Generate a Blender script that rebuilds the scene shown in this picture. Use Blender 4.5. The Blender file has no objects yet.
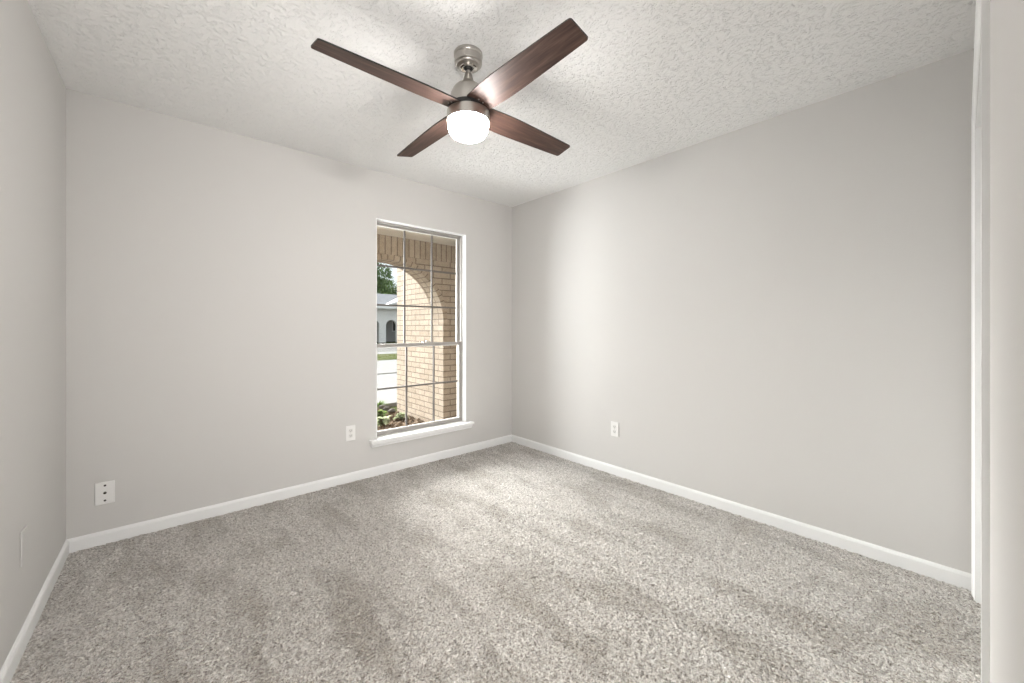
import bpy, bmesh, math, random
from mathutils import Vector, Matrix
random.seed(7)
C = bpy.context.scene.collection
SC = bpy.context.scene
PI = math.pi

# ---------------------------------------------------------------- camera, world, lights, exposure
CAM_Z = 1.179
cd = bpy.data.cameras.new('camera'); cam = bpy.data.objects.new('camera', cd); C.objects.link(cam)
cam.location = (0, 0, CAM_Z)
cam.rotation_euler = (PI/2, 0, -math.radians(41.4))
cd.sensor_width = 36.0; cd.lens = 398.0/1024*36.0
cd.shift_y = -13.5/1024; cd.clip_start = 0.01; cd.clip_end = 500
SC.camera = cam
SC.view_settings.view_transform = 'Standard'; SC.view_settings.look = 'None'
SC.view_settings.gamma = 1.0; SC.view_settings.use_curve_mapping = False
SC.view_settings.exposure = 0.08

W = bpy.data.worlds.new('sky'); SC.world = W; W.use_nodes = True
_bg = W.node_tree.nodes['Background']
_bg.inputs['Color'].default_value = (0.86, 0.93, 1.0, 1); _bg.inputs['Strength'].default_value = 1.25

def sun(energy, direction, ang, col):
    d = bpy.data.lights.new('sun', 'SUN'); o = bpy.data.objects.new('sun', d); C.objects.link(o)
    d.energy = energy; d.angle = math.radians(ang); d.color = col
    o.rotation_euler = Vector(direction).to_track_quat('-Z', 'Y').to_euler(); return o
sun(44.0, (0.08, -1.0, -0.42), 50, (1.0, 0.985, 0.97))

def area(name, loc, direction, sx, sy, power, col=(1, 1, 1)):
    d = bpy.data.lights.new(name, 'AREA'); o = bpy.data.objects.new(name, d); C.objects.link(o)
    d.shape = 'RECTANGLE'; d.size = sx; d.size_y = sy; d.energy = power; d.color = col
    o.location = loc; o.rotation_euler = Vector(direction).to_track_quat('-Z', 'Y').to_euler(); return o
# added fill light, unseen behind the camera, aimed through the doorway at the far corner
area('hall_fill', (-0.50, -0.95, 0.75), (0.70, 0.75, 0.45), 0.7, 0.9, 74, (1.0, 0.99, 0.975))
# added area light, out of view in the porch, boosting daylight through the window
area('porch_fill', (0.50, 4.3, 1.35), (0.03, -1, -0.10), 1.8, 1.4, 185, (0.96, 0.98, 1.0))
LAMP = 142.0          # radiance of the fan's opal shade

# ---------------------------------------------------------------- materials
def mat(name, col, rough=0.6, metal=0.0, spec=0.5, coat=0.0):
    m = bpy.data.materials.new(name); m.use_nodes = True
    b = m.node_tree.nodes['Principled BSDF']
    b.inputs['Base Color'].default_value = (*col, 1); b.inputs['Roughness'].default_value = rough
    b.inputs['Metallic'].default_value = metal; b.inputs['Specular IOR Level'].default_value = spec
    b.inputs['Coat Weight'].default_value = coat
    return m
def nt(m): return m.node_tree.nodes, m.node_tree.links, m.node_tree.nodes['Principled BSDF']
def ramp(n, pts):
    r = n.new('ShaderNodeValToRGB'); e = r.color_ramp.elements
    while len(e) < len(pts): e.new(0.5)
    for k, (p, c) in enumerate(pts):
        e[k].position = p; e[k].color = (*c, 1) if len(c) == 3 else c
    return r
def noise(n, l, vec, scale, detail=2, rough=0.5):
    t = n.new('ShaderNodeTexNoise'); t.inputs['Scale'].default_value = scale
    t.inputs['Detail'].default_value = detail; t.inputs['Roughness'].default_value = rough
    l.new(vec, t.inputs['Vector']); return t
def bump(n, l, h, b, strength, dist):
    k = n.new('ShaderNodeBump'); k.inputs['Strength'].default_value = strength
    k.inputs['Distance'].default_value = dist; l.new(h, k.inputs['Height'])
    l.new(k.outputs['Normal'], b.inputs['Normal']); return k
def pos(n): return n.new('ShaderNodeNewGeometry').outputs['Position']

def painted(name, col, rough, scale, strength, dist=0.002):
    m = mat(name, col, rough, spec=0.35); n, l, b = nt(m)
    t = noise(n, l, pos(n), scale, 3); bump(n, l, t.outputs['Fac'], b, strength, dist); return m
M_WALL = painted('wall_paint', (0.60, 0.585, 0.568), 0.62, 90, 0.10)
M_TRIM = painted('trim_paint', (0.82, 0.82, 0.815), 0.42, 60, 0.03)
M_HALL = mat('hall_paint', (0.70, 0.68, 0.65), 0.7)

def ceiling_mat():
    m = mat('knockdown_plaster', (0.86, 0.855, 0.845), 0.8, spec=0.2); n, l, b = nt(m)
    p = pos(n)
    w = noise(n, l, p, 11, 2); mix = n.new('ShaderNodeMixRGB'); mix.blend_type = 'LINEAR_LIGHT'; mix.inputs[0].default_value = 0.035
    l.new(p, mix.inputs[1]); l.new(w.outputs['Color'], mix.inputs[2])
    a = noise(n, l, mix.outputs[0], 48, 4, 0.7)
    r = ramp(n, [(0.36, (0, 0, 0)), (0.47, (0.8, 0.8, 0.8)), (0.62, (1, 1, 1))]); l.new(a.outputs['Fac'], r.inputs[0])
    f = noise(n, l, p, 120, 2)
    add = n.new('ShaderNodeMath'); add.operation = 'MULTIPLY_ADD'; add.inputs[1].default_value = 0.4
    l.new(f.outputs['Fac'], add.inputs[0]); l.new(r.outputs['Color'], add.inputs[2])
    bump(n, l, add.outputs[0], b, 0.75, 0.006); return m
M_CEIL = ceiling_mat()

def carpet_mat():
    m = mat('cut_pile_carpet', (0.5, 0.45, 0.4), 0.95, spec=0.1); n, l, b = nt(m)
    p = pos(n)
    a = noise(n, l, p, 115, 3, 0.75)
    r = ramp(n, [(0.33, (0.12, 0.098, 0.08)), (0.45, (0.42, 0.378, 0.335)), (0.53, (0.63, 0.59, 0.545)), (0.66, (0.93, 0.90, 0.86))])
    l.new(a.outputs['Fac'], r.inputs[0])
    # brushed nap: long soft vacuum strokes and foot marks
    mp = n.new('ShaderNodeMapping'); mp.inputs['Rotation'].default_value = (0, 0, 0.2); mp.inputs['Scale'].default_value = (3.4, 1.2, 1)
    l.new(p, mp.inputs['Vector'])
    c = noise(n, l, mp.outputs[0], 1.5, 4, 0.6)
    r2 = ramp(n, [(0.36, (0.76, 0.74, 0.705)), (0.46, (0.90, 0.895, 0.885)), (0.50, (1.03, 1.03, 1.03)), (0.515, (1.14, 1.14, 1.14)), (0.53, (1.03, 1.03, 1.03)), (0.66, (1.08, 1.08, 1.08))]); l.new(c.outputs['Fac'], r2.inputs[0])
    mul = n.new('ShaderNodeMixRGB'); mul.blend_type = 'MULTIPLY'; mul.inputs[0].default_value = 1
    l.new(r.outputs[0], mul.inputs[1]); l.new(r2.outputs[0], mul.inputs[2]); l.new(mul.outputs[0], b.inputs['Base Color'])
    b.inputs['Sheen Weight'].default_value = 0.8; b.inputs['Sheen Roughness'].default_value = 0.35
    bump(n, l, a.outputs['Fac'], b, 0.9, 0.012); return m
M_CARPET = carpet_mat()

def walnut_mat():
    m = mat('dark_walnut', (0.1, 0.05, 0.04), 0.48, spec=0.22, coat=0.0); n, l, b = nt(m)
    tc = n.new('ShaderNodeTexCoord')
    mp = n.new('ShaderNodeMapping'); mp.inputs['Scale'].default_value = (3, 40, 40); l.new(tc.outputs['Object'], mp.inputs['Vector'])
    a = noise(n, l, mp.outputs[0], 1.6, 5, 0.6)
    r = ramp(n, [(0.3, (0.032, 0.0175, 0.014)), (0.52, (0.064, 0.036, 0.028)), (0.75, (0.115, 0.067, 0.053))])
    l.new(a.outputs['Fac'], r.inputs[0]); l.new(r.outputs[0], b.inputs['Base Color'])
    b.inputs['Coat Roughness'].default_value = 0.3
    return m
M_BLADE = walnut_mat()
M_EDGE = mat('black_blade_edge', (0.012, 0.010, 0.010), 0.5)
M_NICKEL = mat('brushed_nickel', (0.49, 0.465, 0.435), 0.36, 1.0)
M_NICKEL2 = mat('polished_nickel', (0.72, 0.69, 0.65), 0.12, 1.0)
M_DARK = mat('black_rubber', (0.015, 0.014, 0.013), 0.5)
def emit(name, col, s):
    m = mat(name, (0.9, 0.9, 0.88), 0.3); n, l, b = nt(m)
    b.inputs['Emission Color'].default_value = (*col, 1); b.inputs['Emission Strength'].default_value = s; return m
M_LAMP = emit('lit_opal_glass', (1.0, 0.975, 0.945), LAMP)
M_PLATE = mat('white_plastic', (0.80, 0.79, 0.775), 0.35)
M_IVORY = mat('offwhite_socket', (0.70, 0.69, 0.67), 0.4)
M_SLOT = mat('dark_slot', (0.03, 0.028, 0.026), 0.6)
M_SCREW = mat('dark_screw', (0.06, 0.052, 0.046), 0.4, 0.6)
M_ALU = mat('aged_aluminium', (0.13, 0.117, 0.105), 0.55, 0.1)
M_ALU2 = mat('pale_aluminium', (0.36, 0.34, 0.318), 0.45, 0.1)
M_VINYL = mat('white_glazing_bead', (0.78, 0.77, 0.74), 0.45)
def glass_mat():
    m = bpy.data.materials.new('window_glass'); m.use_nodes = True; n = m.node_tree.nodes; l = m.node_tree.links; n.clear()
    o = n.new('ShaderNodeOutputMaterial'); mx = n.new('ShaderNodeMixShader'); t = n.new('ShaderNodeBsdfTransparent'); g = n.new('ShaderNodeBsdfGlossy')
    t.inputs[0].default_value = (0.96, 0.97, 0.96, 1); g.inputs['Roughness'].default_value = 0.02
    f = n.new('ShaderNodeFresnel'); f.inputs[0].default_value = 1.25
    l.new(f.outputs[0], mx.inputs[0]); l.new(t.outputs[0], mx.inputs[1]); l.new(g.outputs[0], mx.inputs[2]); l.new(mx.outputs[0], o.inputs[0]); return m
M_GLASS = glass_mat()

def brick_mat(name, c1, c2, mortar, bw=0.25, rh=0.076, off=0.5):
    m = mat(name, c1, 0.85, spec=0.2); n, l, b = nt(m)
    uv = n.new('ShaderNodeUVMap').outputs[0]
    t = n.new('ShaderNodeTexBrick'); t.offset = off
    for k, v in (('Color1', c1), ('Color2', c2), ('Mortar', mortar)): t.inputs[k].default_value = (*v, 1)
    t.inputs['Scale'].default_value = 1; t.inputs['Brick Width'].default_value = bw; t.inputs['Row Height'].default_value = rh
    t.inputs['Mortar Size'].default_value = 0.006; t.inputs['Mortar Smooth'].default_value = 0.2; t.inputs['Bias'].default_value = 0.0
    l.new(uv, t.inputs['Vector'])
    a = noise(n, l, pos(n), 14, 4, 0.6); r = ramp(n, [(0.3, (0.84, 0.83, 0.82)), (0.7, (1.08, 1.08, 1.08))]); l.new(a.outputs['Fac'], r.inputs[0])
    mul = n.new('ShaderNodeMixRGB'); mul.blend_type = 'MULTIPLY'; mul.inputs[0].default_value = 1
    l.new(t.outputs['Color'], mul.inputs[1]); l.new(r.outputs[0], mul.inputs[2]); l.new(mul.outputs[0], b.inputs['Base Color'])
    inv = n.new('ShaderNodeMath'); inv.operation = 'SUBTRACT'; inv.inputs[0].default_value = 1; l.new(t.outputs['Fac'], inv.inputs[1])
    bump(n, l, inv.outputs[0], b, 0.8, 0.006); return m
BR1, BR2, MO = (0.29, 0.235, 0.178), (0.345, 0.287, 0.226), (0.14, 0.112, 0.087)
M_BRICK = brick_mat('tan_brick', BR1, BR2, MO)
M_SKIN = brick_mat('brown_house_brick', (0.20, 0.15, 0.11), (0.25, 0.19, 0.14), (0.16, 0.13, 0.10))
M_SOLDIER = brick_mat('tan_brick_on_end', BR1, BR2, MO, 0.076, 0.235, 0.0)
M_RING = brick_mat('tan_brick_rowlock', BR1, BR2, MO, 0.076, 0.12, 0.0)
M_PALE = brick_mat('pale_brick', (0.86, 0.84, 0.81), (0.90, 0.88, 0.85), (0.78, 0.76, 0.73))
def varied(name, pts, scale, rough=0.9, bs=0.5, bd=0.02, detail=5):
    m = mat(name, pts[0][1], rough, spec=0.0); n, l, b = nt(m)
    a = noise(n, l, pos(n), scale, detail, 0.65); r = ramp(n, pts); l.new(a.outputs['Fac'], r.inputs[0]); l.new(r.outputs[0], b.inputs['Base Color'])
    bump(n, l, a.outputs['Fac'], b, bs, bd); return m
M_PORCHCEIL = painted('porch_ceiling_paint', (0.50, 0.46, 0.40), 0.7, 30, 0.05)
M_CONC = varied('pale_concrete', [(0.3, (0.150, 0.149, 0.145)), (0.7, (0.178, 0.177, 0.173))], 6, bs=0.2, bd=0.005)
M_STREET = varied('street_asphalt', [(0.3, (0.11, 0.108, 0.104)), (0.7, (0.135, 0.132, 0.128))], 4, bs=0.2, bd=0.005)
M_LAWN = varied('lawn_grass', [(0.3, (0.034, 0.046, 0.016)), (0.5, (0.055, 0.062, 0.028)), (0.7, (0.080, 0.075, 0.048))], 2.5, bs=0.6, bd=0.05)
M_MULCH = varied('bark_mulch', [(0.30, (0.035, 0.023, 0.016)), (0.5, (0.12, 0.088, 0.062)), (0.7, (0.23, 0.185, 0.15))], 26, bs=1.0, bd=0.03)
M_STONE = varied('grey_edging_stone', [(0.3, (0.07, 0.066, 0.060)), (0.7, (0.13, 0.122, 0.112))], 12)
M_LEAF = varied('leaf_green', [(0.3, (0.06, 0.10, 0.03)), (0.55, (0.13, 0.19, 0.06)), (0.75, (0.23, 0.29, 0.12))], 9, rough=0.6)
M_LEAF2 = varied('pale_leaf', [(0.3, (0.18, 0.22, 0.11)), (0.7, (0.36, 0.39, 0.27))], 12, rough=0.6)
M_TREE = varied('tree_leaf', [(0.3, (0.08, 0.13, 0.055)), (0.55, (0.17, 0.24, 0.11)), (0.75, (0.30, 0.37, 0.20))], 1.3, rough=0.7)
M_BARK = varied('bark', [(0.3, (0.09, 0.06, 0.04)), (0.7, (0.2, 0.15, 0.1))], 8)
M_ROOF = varied('pale_shingle_roof', [(0.3, (0.17, 0.174, 0.185)), (0.7, (0.215, 0.22, 0.23))], 3, bs=0.3)
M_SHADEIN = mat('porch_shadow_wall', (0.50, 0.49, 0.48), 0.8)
M_WHITE = mat('white_fascia', (0.78, 0.77, 0.75), 0.6)

# ---------------------------------------------------------------- mesh helpers
def box(bm, x0, x1, y0, y1, z0, z1, bev=0.0, mi=0):
    vs = [bm.verts.new((x, y, z)) for x in (x0, x1) for y in (y0, y1) for z in (z0, z1)]
    q = [(0, 1, 3, 2), (4, 6, 7, 5), (0, 4, 5, 1), (2, 3, 7, 6), (0, 2, 6, 4), (1, 5, 7, 3)]
    fs = [bm.faces.new([vs[i] for i in f]) for f in q]
    for f in fs: f.material_index = mi
    if bev > 0:
        es = list({e for f in fs for e in f.edges})
        bmesh.ops.bevel(bm, geom=es, offset=bev, segments=2, profile=0.5, affect='EDGES')
def prism(bm, pts, vec, mi=0):
    """extrude a closed 3-D polygon by vec; faces wound by recalc later"""
    a = [bm.verts.new(p) for p in pts]; b = [bm.verts.new(Vector(p) + Vector(vec)) for p in pts]
    fs = [bm.faces.new(a), bm.faces.new(b)]
    fs[0].normal_update(); fs[1].normal_update()
    for i in range(len(a)):
        j = (i+1) % len(a); fs.append(bm.faces.new([a[i], a[j], b[j], b[i]]))
    for f in fs: f.material_index = mi
    return fs
def lathe(bm, prof, seg=48, mi=0, center=(0, 0)):
    """profile [(r,z)...]; r = 0 closes the end"""
    rings = []
    for r, z in prof:
        if r < 1e-6: rings.append([bm.verts.new((center[0], center[1], z))])
        else: rings.append([bm.verts.new((center[0]+r*math.cos(2*PI*k/seg), center[1]+r*math.sin(2*PI*k/seg), z)) for k in range(seg)])
    for a, b in zip(rings, rings[1:]):
        for k in range(seg):
            j = (k+1) % seg
            if len(a) == 1 and len(b) == 1: continue
            if len(a) == 1: f = bm.faces.new([a[0], b[k], b[j]])
            elif len(b) == 1: f = bm.faces.new([a[k], a[j], b[0]])
            else: f = bm.faces.new([a[k], a[j], b[j], b[k]])
            f.material_index = mi
def disc(bm, c, u, v, r, depth, nrm, seg=20, r2=None):
    """short cylinder standing on a wall: centre c, in-plane axes u, v, outward nrm"""
    c, u, v, nrm = map(Vector, (c, u, v, nrm)); r2 = r if r2 is None else r2
    a = [bm.verts.new(c + r*(u*math.cos(2*PI*k/seg)+v*math.sin(2*PI*k/seg))) for k in range(seg)]
    b = [bm.verts.new(c + nrm*depth + r2*(u*math.cos(2*PI*k/seg)+v*math.sin(2*PI*k/seg))) for k in range(seg)]
    bm.faces.new(a); bm.faces.new(b)
    for k in range(seg):
        j = (k+1) % seg; bm.faces.new([a[k], a[j], b[j], b[k]])
def obj(name, bm, mats, parent=None, smooth=None, uv=False):
    bmesh.ops.recalc_face_normals(bm, faces=bm.faces[:])
    if uv:
        L = bm.loops.layers.uv.verify()
        for f in bm.faces:
            nx, ny, nz = map(abs, f.normal)
            for lp in f.loops:
                x, y, z = lp.vert.co
                lp[L].uv = (y, z) if nx > max(ny, nz) else ((x, z) if ny >= nz else (x, y))
    me = bpy.data.meshes.new(name); bm.to_mesh(me); bm.free()
    for m in (mats if isinstance(mats, (list, tuple)) else [mats]): me.materials.append(m)
    if smooth is not None: me.shade_smooth() if smooth >= 180 else (me.shade_smooth(), me.set_sharp_from_angle(angle=math.radians(smooth)))
    o = bpy.data.objects.new(name, me); C.objects.link(o)
    if parent: o.parent = parent
    return o
def struct(o): o['kind'] = 'structure'; return o
def tag(o, label, cat, group=None):
    o['label'] = label; o['category'] = cat
    if group: o['group'] = group
    return o
def thing(name, label, cat, loc=(0, 0, 0), group=None):
    o = bpy.data.objects.new(name, None); o.empty_display_size = 0.1; C.objects.link(o); o.location = loc
    return tag(o, label, cat, group)
def B(): return bmesh.new()

# ---------------------------------------------------------------- room shell
D = 3.12          # window wall
RX = 2.75         # right wall
FY = -0.035       # wall the camera stands against (its doorway holds the camera)
H = 2.44
LX0, LX1 = -0.424, -0.375      # left wall at Y=0 and at the window wall
def lx(y): return LX0 + (LX1-LX0)*y/D
OX0, OX1, OZ0, OZ1 = 1.2945, 2.169, 0.292, 2.063      # window opening

def add_floor():
    nx, ny = 520, 520
    x0, x1, y0, y1 = -0.55, 2.86, -0.16, 3.24
    me = bpy.data.meshes.new('floor'); rnd = random.Random(3)
    v = []
    for j in range(ny+1):
        for i in range(nx+1):
            e = 0.0 if i in (0, nx) or j in (0, ny) else 1.0
            v.append((x0+(x1-x0)*i/nx+e*rnd.uniform(-.003, .003), y0+(y1-y0)*j/ny+e*rnd.uniform(-.003, .003), rnd.uniform(-.0095, 0.0)))
    w = nx+1
    f = [(j*w+i, j*w+i+1, (j+1)*w+i+1, (j+1)*w+i) for j in range(ny) for i in range(nx)]
    me.from_pydata(v, [], f); me.shade_smooth(); me.materials.append(M_CARPET)
    o = bpy.data.objects.new('floor', me); C.objects.link(o); return struct(o)
floor = add_floor()
b = B(); box(b, -0.6, 2.95, -0.2, 3.3, -0.14, -0.012); sl = struct(obj('trim_5', b, M_HALL)) ; sl.name = 'floor_slab'
b = B(); box(b, -0.6, 2.95, -0.16, 3.32, H, H+0.12); struct(obj('ceiling', b, M_CEIL))
b = B(); prism(b, [(lx(-0.2), -0.2, -0.1), (lx(D+0.2), D+0.2, -0.1), (-0.62, D+0.2, -0.1), (-0.62, -0.2, -0.1)], (0, 0, H+0.1)); struct(obj('wall_left', b, M_WALL))
b = B(); box(b, RX, RX+0.15, -0.2, D+0.2, -0.1, H); struct(obj('wall_right', b, M_WALL))
WY = D+0.14
def wall_with_hole(name, x0, x1, y0, y1, z0, z1, hx0, hx1, hz0, hz1, m):
    b = B()
    o = [(x0, z0), (x1, z0), (x1, z1), (x0, z1)]; h = [(hx0, hz0), (hx1, hz0), (hx1, hz1), (hx0, hz1)]
    V = {}
    def v(p, y):
        k = (p, y)
        if k not in V: V[k] = b.verts.new((p[0], y, p[1]))
        return V[k]
    for i in range(4):
        j = (i+1) % 4
        for y in (y0, y1): b.faces.new([v(o[i], y), v(o[j], y), v(h[j], y), v(h[i], y)])
        b.faces.new([v(o[i], y0), v(o[j], y0), v(o[j], y1), v(o[i], y1)])
        b.faces.new([v(h[i], y0), v(h[j], y0), v(h[j], y1), v(h[i], y1)])
    return struct(obj(name, b, m))
wall_with_hole('wall_back', -0.62, RX+0.15, D, WY, -0.3, H, OX0, OX1, OZ0, OZ1, M_WALL)
# wall with the doorway (camera stands in it) and the closet opening
CX0, CX1, CZ = 1.305, 2.643, 2.052       # closet opening
DX0, DX1, DZ = lx(0)-0.0, 0.285, 2.052   # doorway
b = B(); FYB = FY-0.115
box(b, DX1, CX0, FYB, FY, -0.1, H); box(b, CX1, RX, FYB, FY, -0.1, H)
box(b, CX0, CX1, FYB, FY, CZ, H); box(b, -0.62, DX1, FYB, FY, DZ, H)
struct(obj('wall_front', b, M_WALL))

# baseboards: small eased top edge
def baseboard(name, p0, p1, inward):
    """p0->p1 along the wall foot, inward = unit vector into the room"""
    b = B(); p0, p1, n = Vector(p0), Vector(p1), Vector(inward)
    prof = [(0, -0.01), (0.013, -0.01), (0.013, 0.052), (0.010, 0.060), (0.004, 0.066), (0, 0.067)]
    prism(b, [tuple(p0 + n*u + Vector((0, 0, z))) for u, z in prof], p1-p0)
    return struct(obj(name, b, M_TRIM))
baseboard('baseboard_back', (lx(D)+0.0, D, 0), (RX, D, 0), (0, -1, 0))
baseboard('baseboard_right', (RX, FY, 0), (RX, D-0.013, 0), (-1, 0, 0))
dl = Vector((LX1-LX0, D, 0)).normalized(); nl = Vector((dl.y, -dl.x, 0))
baseboard('baseboard_left', (lx(FY), FY, 0), (lx(D-0.013), D-0.013, 0), nl)
baseboard('baseboard_front', (CX0-0.06, FY, 0), (DX1+0.058, FY, 0), (0, 1, 0))

# casings round the closet opening and the doorway (stepped moulding, thick outer edge)
def casing_profile(): # (across from outer edge, proud of wall)
    return [(0, 0), (0, 0.011), (0.008, 0.0115), (0.018, 0.010), (0.021, 0.0075), (0.036, 0.0065), (0.048, 0.0045), (0.053, 0.0042), (0.0565, 0.002), (0.057, 0)]
def casing(name, x0, x1, zt):
    """head and two legs with mitred corners, outer edges at x0/x1/zt"""
    b = B(); pr = casing_profile(); R = []
    for which in range(4):
        r = []
        for u, d in pr:
            y = FY + d
            r.append(b.verts.new([(x0+u, y, -0.005), (x0+u, y, zt-u), (x1-u, y, zt-u), (x1-u, y, -0.005)][which]))
        R.append(r)
    for a, c in zip(R, R[1:]):
        for k in range(len(pr)):
            j = (k+1) % len(pr); b.faces.new([a[k], a[j], c[j], c[k]])
    b.faces.new(R[0]); b.faces.new(R[3])
    return struct(obj(name, b, M_TRIM))
casing('trim_1', CX0-0.062, CX1+0.062, CZ+0.062)
b = B(); pr = casing_profile()
prism(b, [(DX1+0.057-u, FY+d, -0.005) for u, d in pr], (0, 0, DZ+0.057)); struct(obj('trim_2', b, M_TRIM))
# closet jamb lining and two flush sliding doors
b = B()
box(b, CX0, CX0+0.012, FYB, FY-0.001, -0.005, CZ); box(b, CX1-0.012, CX1, FYB, FY-0.001, -0.005, CZ); box(b, CX0+0.012, CX1-0.012, FYB, FY-0.001, CZ-0.012, CZ)
struct(obj('trim_3', b, M_TRIM))
def slab_door(name, x0, x1, y):
    b = B(); box(b, x0, x1, y-0.028, y, 0.012, CZ-0.016, 0.002)
    for (z0, z1) in ((0.16, 0.95), (1.08, 1.90)):
        for (a, c) in ((x0+0.09, (x0+x1)/2-0.04), ((x0+x1)/2+0.04, x1-0.09)):
            box(b, a, c, y-0.002, y+0.004, z0, z1, 0.003)
    d = struct(obj(name, b, M_TRIM))
    b = B(); disc(b, ((x0+x1)/2, y, 1.0), (1, 0, 0), (0, 0, 1), 0.014, 0.018, (0, 1, 0), 16, 0.018); obj('knob', b, M_NICKEL, d, 40)
cm = (CX0+CX1)/2
slab_door('door_1', CX0+0.014, cm-0.002, FY-0.062); slab_door('door_2', cm+0.002, CX1-0.014, FY-0.062)
# closet back and hall shell behind the camera
b = B(); box(b, 1.2, RX+0.15, -0.82, -0.76, -0.1, H); struct(obj('wall_closet', b, M_HALL))
b = B(); box(b, -1.0, -0.94, -1.5, FYB, -0.1, H); box(b, 1.14, 1.2, -1.5, FYB, -0.1, H); box(b, -1.0, 1.2, -1.56, -1.5, -0.1, H)
box(b, -1.0, -0.62, FYB, FYB+0.06, -0.1, H); struct(obj('wall_hall', b, M_HALL))
b = B(); box(b, -1.0, RX+0.15, -1.56, -0.2, -0.12, -0.006); struct(obj('floor_hall', b, M_CARPET))
b = B(); box(b, -1.0, RX+0.15, -1.56, -0.16, H, H+0.12); struct(obj('ceiling_hall', b, M_CEIL))

# ---------------------------------------------------------------- window
win = thing('window_1', '', 'window', ((OX0+OX1)/2, D, OZ0)); del win['label']; del win['category']; struct(win)
wl = win.location
def wpart(name, bm, m, parent=None, smooth=None):
    p = parent or win
    off = wl if p is win else Vector((0, 0, 0))
    if p is win:
        for v in bm.verts: v.co -= wl
    else:
        for v in bm.verts: v.co -= wl
    return obj(name, bm, m, p, smooth)
# painted jamb liner inside the opening (bright arris towards the room)
b = B(); t = 0.006
box(b, OX0, OX0+t, D-0.003, D+0.06, OZ0, OZ1); box(b, OX1-t, OX1, D-0.003, D+0.06, OZ0, OZ1); box(b, OX0+t, OX1-t, D-0.003, D+0.06, OZ1-t, OZ1)
wpart('jamb_liner', b, M_TRIM)
# aluminium frame
FY0, FY1 = D+0.055, D+0.135
b = B(); t = 0.016; GX0, GX1 = OX0, OX1
box(b, OX0, OX0+t, FY0, FY1, OZ0, OZ1, 0.001); box(b, OX1-t, OX1, FY0, FY1, OZ0, OZ1, 0.001)
box(b, OX0+t, OX1-t, FY0, FY1, OZ1-0.016, OZ1, 0.001); box(b, OX0+t, OX1-t, FY0, FY1, OZ0, OZ0+0.014, 0.001)
wpart('window_frame', b, M_ALU2)
def sash(name, z0, z1, y0, y1, rows, top_t, bot_t):
    x0, x1 = OX0+0.0165, OX1-0.0165; st = 0.016
    b = B()
    box(b, x0, x0+st, y0, y1, z0, z1, 0.001); box(b, x1-st, x1, y0, y1, z0, z1, 0.001)
    box(b, x0+st, x1-st, y0, y1, z1-top_t, z1, 0.001); box(b, x0+st, x1-st, y0, y1, z0, z0+bot_t, 0.001)
    s = wpart(name, b, M_ALU2); ym = (y0+y1)/2
    gz0, gz1 = z0+bot_t, z1-top_t
    b = B(); box(b, x0+st, x1-st, ym-0.002, ym+0.002, gz0, gz1); wpart('pane', b, M_GLASS, s)
    b = B()
    for k in (1, 2):
        x = x0+st + (x1-x0-2*st)*k/3; box(b, x-0.0075, x+0.0075, ym-0.006, ym+0.0045, gz0, gz1, 0.001)
    for k in range(1, rows):
        z = gz0 + (gz1-gz0)*k/rows; box(b, x0+st, x1-st, ym-0.0055, ym+0.004, z-0.0075, z+0.0075, 0.001)
    wpart('muntin', b, M_ALU, s)
    b = B(); e = 0.005    # pale glazing bead round the glass
    for (a0, a1, c0, c1) in ((x0+st, x0+st+e, gz0, gz1), (x1-st-e, x1-st, gz0, gz1), (x0+st, x1-st, gz0, gz0+e), (x0+st, x1-st, gz1-e, gz1)):
        box(b, a0, a1, ym-0.012, ym-0.0025, c0, c1)
    wpart('glazing_bead', b, M_VINYL, s)
    return s
ZM = 1.033
up = sash('upper_sash', ZM-0.018, OZ1-0.0165, D+0.100, D+0.128, 3, 0.012, 0.026)
lo = sash('lower_sash', OZ0+0.0145, ZM+0.014, D+0.062, D+0.096, 2, 0.026, 0.018)
# sash lock on the meeting rail
xl = 1.80
b = B(); box(b, xl-0.05, xl+0.05, D+0.058, D+0.094, ZM+0.0145, ZM+0.0195, 0.002)
disc(b, (xl, D+0.076, ZM+0.019), (1, 0, 0), (0, 1, 0), 0.015, 0.012, (0, 0, 1), 20, 0.012)
box(b, xl-0.055, xl+0.004, D+0.066, D+0.076, ZM+0.022, ZM+0.030, 0.002)
wpart('sash_lock', b, M_NICKEL2, lo, 40)
# stool and apron
b = B(); box(b, OX0+0.001, OX1-0.001, D-0.001, D+0.054, OZ0-0.022, OZ0-0.0005); box(b, OX0-0.058, OX1+0.055, D-0.062, D-0.0005, OZ0-0.022, OZ0-0.0005, 0.004)
wpart('window_sill', b, M_TRIM)
b = B(); pr = [(0, -0.022), (-0.046, -0.022), (-0.046, -0.036), (-0.038, -0.044), (-0.036, -0.056), (-0.028, -0.062), (0, -0.062)]
prism(b, [(OX0-0.045, D+u, OZ0+z) for u, z in pr], (OX1-OX0+0.088, 0, 0)); wpart('apron', b, M_TRIM)

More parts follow.
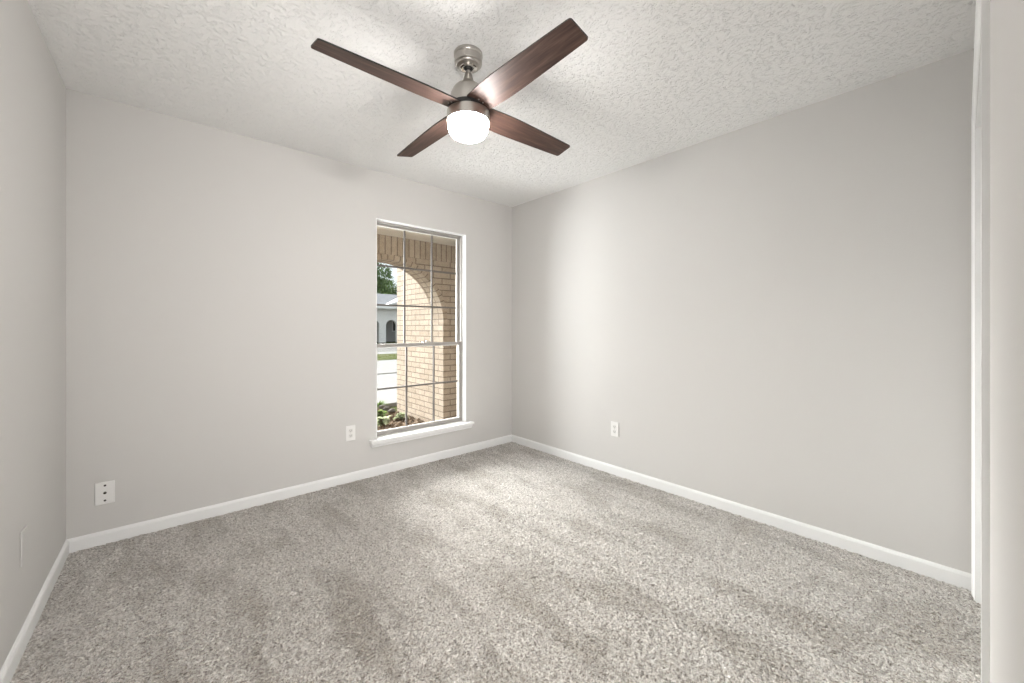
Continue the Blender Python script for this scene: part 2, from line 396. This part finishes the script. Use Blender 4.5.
# ---------------------------------------------------------------- wall plates
def plate_thing(name, label, cat, c, u, n, w=0.072, h=0.117, kind='outlet', m=None, group=None):
    """c centre on the wall, u = horizontal in-plane unit, n = into the room"""
    c, u, n = Vector(c), Vector(u).normalized(), Vector(n).normalized(); v = Vector((0, 0, 1))
    t = thing(name, label, cat, c, group)
    def P(a, z, d): return tuple(u*a + v*z + n*d)
    def slab(bm, a0, a1, z0, z1, d0, d1, bev=0):
        q = [bm.verts.new(P(a, z, d)) for a in (a0, a1) for z in (z0, z1) for d in (d0, d1)]
        fs = [bm.faces.new([q[i] for i in f]) for f in [(0, 1, 3, 2), (4, 6, 7, 5), (0, 4, 5, 1), (2, 3, 7, 6), (0, 2, 6, 4), (1, 5, 7, 3)]]
        if bev:
            bmesh.ops.bevel(bm, geom=list({e for f in fs for e in f.edges}), offset=bev, segments=2, profile=0.5, affect='EDGES')
    b = B(); slab(b, -w/2, w/2, -h/2, h/2, 0, 0.0065, 0.0028); obj('cover_plate', b, m or M_PLATE, t)
    if kind == 'outlet':
        for s in (-1, 1):
            b = B()
            pts = []
            for k in range(24):
                a = 2*PI*k/24; pts.append(P(max(-0.0145, min(0.0145, 0.0175*math.cos(a))), s*0.0195+max(-0.0135, min(0.0135, 0.0175*math.sin(a))), 0.0062))
            prism(b, pts, n*0.002); so = obj('socket', b, M_IVORY, t)
            b = B()
            for a in (-0.0065, 0.0065): slab(b, a-0.0011, a+0.0011, s*0.0195-0.002, s*0.0195+0.006, 0.0080, 0.0085)
            disc(b, P(0, s*0.0195-0.0075, 0.0080), u, v, 0.0024, 0.0005, n, 12); obj('slot', b, M_SLOT, so)
        b = B(); disc(b, P(0, 0, 0.0062), u, v, 0.003, 0.0012, n, 14, 0.0024); obj('screw', b, M_NICKEL, t, 40)
    elif kind == 'jack':
        for z in (-0.041, 0.041):
            b = B(); disc(b, P(0, z, 0.006), u, v, 0.0058, 0.002, n, 16, 0.0046); obj('screw', b, M_SCREW, t, 40)
        b = B(); disc(b, P(0, 0.001, 0.006), u, v, 0.0075, 0.003, n, 6); disc(b, P(0, 0.001, 0.009), u, v, 0.005, 0.007, n, 16); obj('connector', b, M_SCREW, t, 40)
    elif kind == 'blank':
        for z in (-0.030, 0.030):
            b = B(); disc(b, P(0, z, 0.006), u, v, 0.0035, 0.001, n, 14, 0.003); obj('screw', b, M_WALL, t, 40)
    return t
plate_thing('outlet', 'white electrical outlet on the window wall just left of the window sill', 'outlet', (1.093, D, 0.371), (1, 0, 0), (0, -1, 0))
plate_thing('outlet', 'white electrical outlet alone on the right-hand wall', 'outlet', (RX, 1.861, 0.363), (0, 1, 0), (-1, 0, 0))
plate_thing('jack_plate', 'white cable jack plate with three dark screw holes, low near the left corner', 'wall plate', (-0.231, D, 0.274), (1, 0, 0), (0, -1, 0), 0.078, 0.122, 'jack')
plate_thing('blank_plate', 'wall-coloured blank cover plate painted over on the left wall', 'wall plate', (lx(2.32), 2.32, 0.366), tuple(dl), tuple(nl), 0.078, 0.130, 'blank', M_WALL)

# ---------------------------------------------------------------- ceiling fan
fx, fy = 1.0595, 1.5055
fan = thing('ceiling_fan', 'four-blade ceiling fan with dark walnut blades, brushed nickel body and lit opal shade', 'ceiling fan', (fx, fy, H))
def fl(name, prof, m, parent=fan, smooth=35):
    b = B(); lathe(b, [(r, z-H) for r, z in prof]); return obj(name, b, m, parent, smooth)
def S(pts): return [(r*1.0257, CAM_Z+(z-CAM_Z)*1.0257) for r, z in pts]
cn = fl('canopy', [(0, 2.440), (0.063, 2.440), (0.0655, 2.437), (0.0655, 2.425), (0.0630, 2.422), (0.0630, 2.396), (0.0615, 2.391), (0.055, 2.388), (0.0525, 2.384), (0.0525, 2.381), (0.047, 2.3785), (0.038, 2.3775), (0.034, 2.380), (0, 2.380)], M_NICKEL)
fl('canopy_ring', [(0.0385, 2.3778), (0.0385, 2.3735), (0.035, 2.3710), (0.025, 2.3705), (0.022, 2.3735), (0.022, 2.3778)], M_NICKEL2, cn)
fl('hanger_ball', [(0, 2.383), (0.014, 2.381), (0.0195, 2.375), (0.0195, 2.370), (0.015, 2.364), (0.009, 2.361), (0, 2.3605)], M_DARK, cn)
fl('downrod', [(0, 2.375), (0.0098, 2.375), (0.0098, 2.315), (0, 2.315)], M_NICKEL)
fl('motor_housing', [(0, 2.347), (0.0140, 2.347), (0.0180, 2.343), (0.0205, 2.330), (0.0245, 2.316), (0.031, 2.304), (0.044, 2.294), (0.060, 2.283), (0.072, 2.268), (0.079, 2.250), (0.082, 2.232), (0.083, 2.212), (0.083, 2.191), (0, 2.191)], M_NICKEL)
lh = fl('light_housing', S([(0, 2.146), (0.0905, 2.146), (0.0945, 2.1435), (0.0950, 2.139), (0.0950, 2.1030), (0.0930, 2.1005), (0.088, 2.1005), (0, 2.106)]), M_NICKEL)
fl('trim_ring', S([(0.0800, 2.1665), (0.0885, 2.1665), (0.0900, 2.1640), (0.0900, 2.1475), (0.0885, 2.1460), (0.0800, 2.1460)]), M_DARK, lh)
fl('lamp_shade', S([(0, 2.104), (0.0915, 2.104), (0.0925, 2.098), (0.0915, 2.086), (0.0885, 2.070), (0.083, 2.055), (0.074, 2.042), (0.060, 2.034), (0.040, 2.0305), (0, 2.0295)]), M_LAMP, fan, 180)
BZ, BR, PITCH = 2.183, 0.656, math.radians(-13)
def blade_bm():
    bm = B(); N = 30
    r0 = 0.070
    # half widths along the blade: widest near the root, slight taper to a square tip
    def hw(t): return 0.0575 + 0.0075*math.sin(min(1, t/0.30)*PI/2) - 0.0150*max(0, (t-0.30)/0.70)**1.25
    top, bot = [], []
    ts = [k/N for k in range(N+1)]
    outline = []
    for t in ts: outline.append((r0+(BR-r0)*t, hw(t)))
    c = 0.010; xe = outline[-1][0]; he = outline[-1][1]
    outline[-1] = (xe-c, he)
    corner = [(xe-c+c*math.sin(a), he-c+c*math.cos(a)) for a in (PI/8, PI/4, 3*PI/8, PI/2)]
    half = outline + corner
    ring = half + [(x, -y) for x, y in reversed(half)]
    z = lambda x: 0
    a = [bm.verts.new((x, y, 0.0030)) for x, y in ring]; d = [bm.verts.new((x, y, -0.0030)) for x, y in ring]
    n = len(ring)
    # strips across so the long faces stay well shaped
    m = len(half)
    for k in range(m-1):
        for L in (a, d):
            f = bm.faces.new([L[k], L[k+1], L[n-2-k], L[n-1-k]])
    for k in range(n):
        j = (k+1) % n; f = bm.faces.new([a[k], a[j], d[j], d[k]]); f.material_index = 1
    return bm
first = None
for k in range(4):
    ang = math.radians(-0.6 + 90*k)
    if first is None:
        first = o = obj('blade', blade_bm(), [M_BLADE, M_EDGE], fan)
    else:
        o = first.copy(); C.objects.link(o); o.parent = fan
    o.location = (0, 0, BZ-H)
    o.rotation_euler = (Matrix.Rotation(ang, 3, 'Z') @ Matrix.Rotation(PITCH, 3, 'X')).to_euler()
    # blade holder between hub and blade
    b = B(); box(b, 0.060, 0.115, -0.020, 0.020, 0.0032, 0.0085, 0.002)
    for (sx, sy) in ((0.098, 0.012), (0.098, -0.012)): disc(b, (sx, sy, -0.0030), (1, 0, 0), (0, 1, 0), 0.004, 0.0018, (0, 0, -1), 12, 0.003)
    h = obj('blade_bracket', b, M_NICKEL, o)

# ---------------------------------------------------------------- outdoors: porch
GZ = -0.13
AY0, AY1, AXC, AR, ASZ = 4.50, 4.78, 2.03, 0.74, 1.25     # arch wall, arch centre, radius, spring height
PZ = 2.27
def arch_face(bm, x0, x1, zt, centers, y0, y1):
    pts = [(x0, GZ-0.05)]
    for cx in centers:
        pts += [(cx-AR, GZ-0.05)] + [(cx-AR*math.cos(PI*k/32), ASZ+AR*math.sin(PI*k/32)) for k in range(33)] + [(cx+AR, GZ-0.05)]
    pts += [(x1, GZ-0.05), (x1, zt), (x0, zt)]
    fs = prism(bm, [(x, y0, z) for x, z in pts], (0, y1-y0, 0))
    bmesh.ops.triangulate(bm, faces=fs[:2])
b = B(); arch_face(b, -2.4, 4.6, PZ, (-0.20, AXC), AY0, AY1)
pw = struct(obj('porch_wall', b, M_BRICK, uv=True))
# soldier course over the arches and the ring of bricks round the arch
b = B(); box(b, -2.4, 4.6, AY0-0.006, AY0+0.02, 2.047, PZ-0.001); s = obj('soldier_course', b, M_SOLDIER, pw)
me = s.data; uvl = me.uv_layers.new(name='UVMap')
for lp in me.loops:
    co = me.vertices[lp.vertex_index].co; uvl.data[lp.index].uv = (co.x, co.z-2.042)
for cx in (-0.20, AXC):
    b = B(); L = b.loops.layers.uv.verify(); n = 40; R1 = AR+0.06; prev = None
    def q(a, r, y): return b.verts.new((cx-r*math.cos(a), y, ASZ+r*math.sin(a)))
    for k in range(n):
        a0, a1 = PI*k/n, PI*(k+1)/n
        for (pp, uvs) in (([q(a0, AR-0.001, AY0-0.006), q(a1, AR-0.001, AY0-0.006), q(a1, R1, AY0-0.006), q(a0, R1, AY0-0.006)], [(a0*AR, 0.005), (a1*AR, 0.005), (a1*AR, 0.115), (a0*AR, 0.115)]),
                          ([q(a0, AR-0.001, AY0-0.006), q(a1, AR-0.001, AY0-0.006), q(a1, AR-0.001, AY1), q(a0, AR-0.001, AY1)], [(a0*AR, 0.005), (a1*AR, 0.005), (a1*AR, 0.285), (a0*AR, 0.285)]),
                          ([q(a0, R1, AY0-0.006), q(a1, R1, AY0-0.006), q(a1, R1, AY0+0.01), q(a0, R1, AY0+0.01)], [(a0*AR, .1)]*4)):
            f = b.faces.new(pp)
            for lp, w in zip(f.loops, uvs): lp[L].uv = w
    obj('arch_ring', b, M_RING, pw)
b = B(); box(b, -2.6, 4.8, WY+0.0, AY1+0.45, PZ, PZ+0.25); struct(obj('porch_ceiling', b, M_PORCHCEIL))
b = B(); box(b, 2.768, 2.95, AY1, 5.86, GZ-0.05, 2.27); struct(obj('wing_wall', b, M_BRICK, uv=True))
# brick outer skin of the house around the window
b = B(); box(b, -2.4, OX0-0.03, WY, WY+0.02, GZ-0.05, PZ); box(b, OX1+0.13, 4.6, WY, WY+0.02, GZ-0.05, PZ); box(b, OX0-0.03, OX1+0.13, WY, WY+0.02, GZ-0.05, OZ0-0.05)
struct(obj('house_brick_skin', b, M_SKIN, uv=True))
b = B(); box(b, -2.4, 2.76, WY+0.021, AY0-0.01, GZ-0.05, GZ+0.03); struct(obj('porch_floor', b, M_CONC))
b = B(); box(b, 4.4, 4.6, WY+0.02, AY0, GZ-0.05, PZ); box(b, -2.6, -2.4, WY, AY1, GZ-0.05, PZ); struct(obj('porch_end_wall', b, M_BRICK, uv=True))

# ---------------------------------------------------------------- outdoors: ground
def slab(name, x0, x1, y0, y1, zt, m):
    b = B(); box(b, x0, x1, y0, y1, GZ-0.25, zt); return struct(obj(name, b, m))
slab('ground', -60, 90, WY+0.05, 120, GZ-0.06, M_LAWN)
slab('driveway', -8, 14, 6.6, 15.6, GZ, M_CONC)
slab('front_lawn', -30, 40, 15.6, 19.2, GZ+0.01, M_LAWN)
slab('street', -60, 90, 21.0, 30, GZ-0.02, M_STREET)
slab('walkway', -30, 40, 19.2, 21.0, GZ, M_CONC)
b = B(); box(b, -8, 14, 10.9, 10.99, GZ, GZ+0.015); struct(obj('driveway_joint', b, M_STONE))
b = B()   # mulch bed, gently mounded
bmesh.ops.create_grid(b, x_segments=40, y_segments=34, size=0.5)
for v in b.verts:
    x, y = v.co.x, v.co.y
    v.co = (1.90+x*1.70, 5.63+y*1.66, GZ-0.02+0.05*random.random()+0.03*math.cos(x*PI)*math.cos(y*PI))
mb = obj('mulch_bed', b, M_MULCH); struct(mb)

def stone(loc, s, rz):
    b = B(); bmesh.ops.create_icosphere(b, subdivisions=3, radius=1)
    sd = random.random()*50
    for v in b.verts:
        k = 1+0.16*math.sin(3*v.co.x+sd)*math.cos(2.3*v.co.y+sd)+0.08*math.sin(7*v.co.z+sd)
        v.co = Vector((v.co.x*s[0]*k, v.co.y*s[1]*k, max(-0.6, v.co.z)*s[2]*k))
    o = obj('edging_stone', b, M_STONE, None, 180); o.location = loc; o.rotation_euler.z = rz; return o
lab = ['flat grey stone edging the mulch bed, farthest of three from the window', 'flat grey stone edging the mulch bed, middle of three', 'flat grey stone edging the mulch bed, nearest of three to the window']
for k, x in enumerate((2.68, 2.66, 2.64)):
    tag(stone((x, 6.18-0.20*k, GZ+0.035), (0.062, 0.05, 0.045), -0.3+0.2*k), lab[k], 'stone', 'edging stones of the mulch bed')
def leaf(bm, base, d, length, width, droop):
    d = Vector(d).normalized(); side = d.cross(Vector((0, 0, 1)))
    if side.length < 1e-3: side = Vector((1, 0, 0))
    side.normalize(); prev = None; N = 5
    for k in range(N+1):
        t = k/N; c = Vector(base) + d*length*t + Vector((0, 0, -droop*t*t*length)); w = width*math.sin(PI*min(0.97, 0.12+0.86*t))
        cur = (bm.verts.new(c-side*w/2), bm.verts.new(c+Vector((0, 0, -0.12*w))), bm.verts.new(c+side*w/2))
        if prev:
            bm.faces.new([prev[0], prev[1], cur[1], cur[0]]); bm.faces.new([prev[1], prev[2], cur[2], cur[1]])
        prev = cur
def plant(name, label, cat, loc, n, L, wd, m, up=0.8, droop=0.5, stems=True):
    t = thing(name, label, cat, loc)
    b = B()
    for k in range(n):
        a = random.random()*2*PI; e = random.uniform(0.2, up*1.5); h = random.random()*0.6*L if stems else 0
        r = random.random()*0.03
        leaf(b, (r*math.cos(a), r*math.sin(a), h), (math.cos(a), math.sin(a), e), L*random.uniform(0.6, 1.1), wd*random.uniform(0.7, 1.2), droop)
    obj('leaves', b, m, t, 60)
    if stems:
        b = B()
        for k in range(5):
            a = k*1.256; prism(b, [(0.006*math.cos(i*2.09)+0.01*math.cos(a), 0.006*math.sin(i*2.09)+0.01*math.sin(a), -0.01) for i in range(3)], (0.03*math.cos(a), 0.03*math.sin(a), L*0.7))
        obj('stem', b, M_BARK, t)
    return t
plant('grass_tuft', 'bright green grass tuft at the driveway edge behind the mulch bed', 'grass', (2.72, 6.45, GZ), 160, 0.24, 0.012, M_LEAF, 1.6, 0.6, False)
plant('garden_plant', 'pale-leaved low plant in the mulch bed, lower left pane of the window', 'plant', (2.22, 5.12, GZ+0.02), 60, 0.13, 0.05, M_LEAF2, 0.9, 0.5)
plant('garden_plant', 'small green leafy plant in the mulch bed just behind the pale-leaved plant', 'plant', (2.36, 5.52, GZ+0.02), 60, 0.14, 0.045, M_LEAF, 1.0, 0.5)
plant('garden_plant', 'small whitish-green seedling in the mulch near the brick wall', 'plant', (2.56, 5.28, GZ+0.02), 40, 0.11, 0.045, M_LEAF2, 0.9, 0.5)

# ---------------------------------------------------------------- outdoors: house across the street
HY = 36.0
house = thing('house', 'pale brick house with porch arches and grey roof across the street', 'house', (16.5, HY, GZ))
def hp(name, bm, m, parent=house, uv=False):
    for v in bm.verts: v.co -= Vector((16.5, HY, GZ))
    return obj(name, bm, m, parent, uv=uv)
b = B()
hx = [13.03, 14.73, 16.43, 18.13]; pts = [(6, GZ-0.1)]; r = 0.53; sp = 1.41
for cx in hx: pts += [(cx-r, GZ-0.1)] + [(cx-r*math.cos(PI*k/16), sp+r*math.sin(PI*k/16)) for k in range(17)] + [(cx+r, GZ-0.1)]
pts += [(30, GZ-0.1), (30, 3.1), (6, 3.1)]
fs = prism(b, [(x, HY, z) for x, z in pts], (0, 0.3, 0)); bmesh.ops.triangulate(b, faces=fs[:2]); hp('arcade_wall', b, M_PALE, uv=True)
b = B(); box(b, 6, 30, HY+2.2, HY+9, GZ-0.1, 3.1); hw_ = hp('house_wall', b, M_SHADEIN)
for cx in (14.9, 17.6):
    b = B(); box(b, cx-0.1, cx+0.9, HY+2.14, HY+2.21, 0.8, 2.2); w_ = hp('window', b, M_WHITE)
    b = B(); box(b, cx, cx+0.8, HY+2.12, HY+2.145, 0.9, 2.1); hp('pane', b, M_SLOT, w_)
b = B(); prism(b, [(5.4, HY-0.6, 3.02), (5.4, HY-0.6, 3.16), (5.4, HY+4.2, 4.75), (5.4, HY+9.6, 3.16), (5.4, HY+9.6, 3.02)], (25.2, 0, 0)); hp('roof', b, M_ROOF)
b = B(); box(b, 5.4, 30.6, HY-0.66, HY-0.6, 2.98, 3.2); hp('fascia', b, M_WHITE)
# front gable with white barge boards
b = B(); prism(b, [(14.6, HY-0.02, 2.72), (21.4, HY-0.02, 2.72), (18.0, HY-0.02, 3.95)], (0, 3.4, 0)); hp('gable', b, M_PALE, uv=True)
b = B(); prism(b, [(14.2, HY-0.35, 2.62), (14.2, HY-0.35, 2.80), (18.0, HY-0.35, 4.16), (21.8, HY-0.35, 2.80), (21.8, HY-0.35, 2.62), (18.0, HY-0.35, 3.98)], (0, 3.9, 0)); hp('gable_roof', b, [M_WHITE])

# ---------------------------------------------------------------- outdoors: trees behind the house
def tree(label, loc, h, R, n):
    t = thing('tree', label, 'tree', loc, 'trees behind the house across the street')
    b = B(); prof = [(0.32, -0.2), (0.24, 1), (0.20, h*0.5), (0.05, h*0.9), (0, h*0.92)]; lathe(b, prof, 10); obj('trunk', b, M_BARK, t, 60)
    b = B(); rnd = random.Random(int(loc[0]*13))
    cl = [(rnd.uniform(-.6, .6)*R, rnd.uniform(-.6, .6)*R, h*rnd.uniform(0.4, 0.95), R*rnd.uniform(0.3, 0.55)) for k in range(16)]
    for k in range(n):
        cx, cy, cz, cr = rnd.choice(cl); d = Vector((rnd.gauss(0, 1), rnd.gauss(0, 1), rnd.gauss(0, 1))).normalized()*cr*rnd.uniform(0.6, 1.05)
        leaf(b, (cx+d.x, cy+d.y, cz+d.z), (rnd.gauss(0, 1), rnd.gauss(0, 1), rnd.gauss(0, .6)), rnd.uniform(0.3, 0.55), 0.22, 0.3)
    obj('foliage', b, M_TREE, t)
tree('tall leafy green tree rising behind the grey roof, left of the sky gap', (22.2, 56, GZ), 12.5, 3.1, 5200)
tree('lower leafy green tree behind the grey roof, nearer the brick wall edge', (31.2, 68, GZ), 9.6, 3.2, 3600)
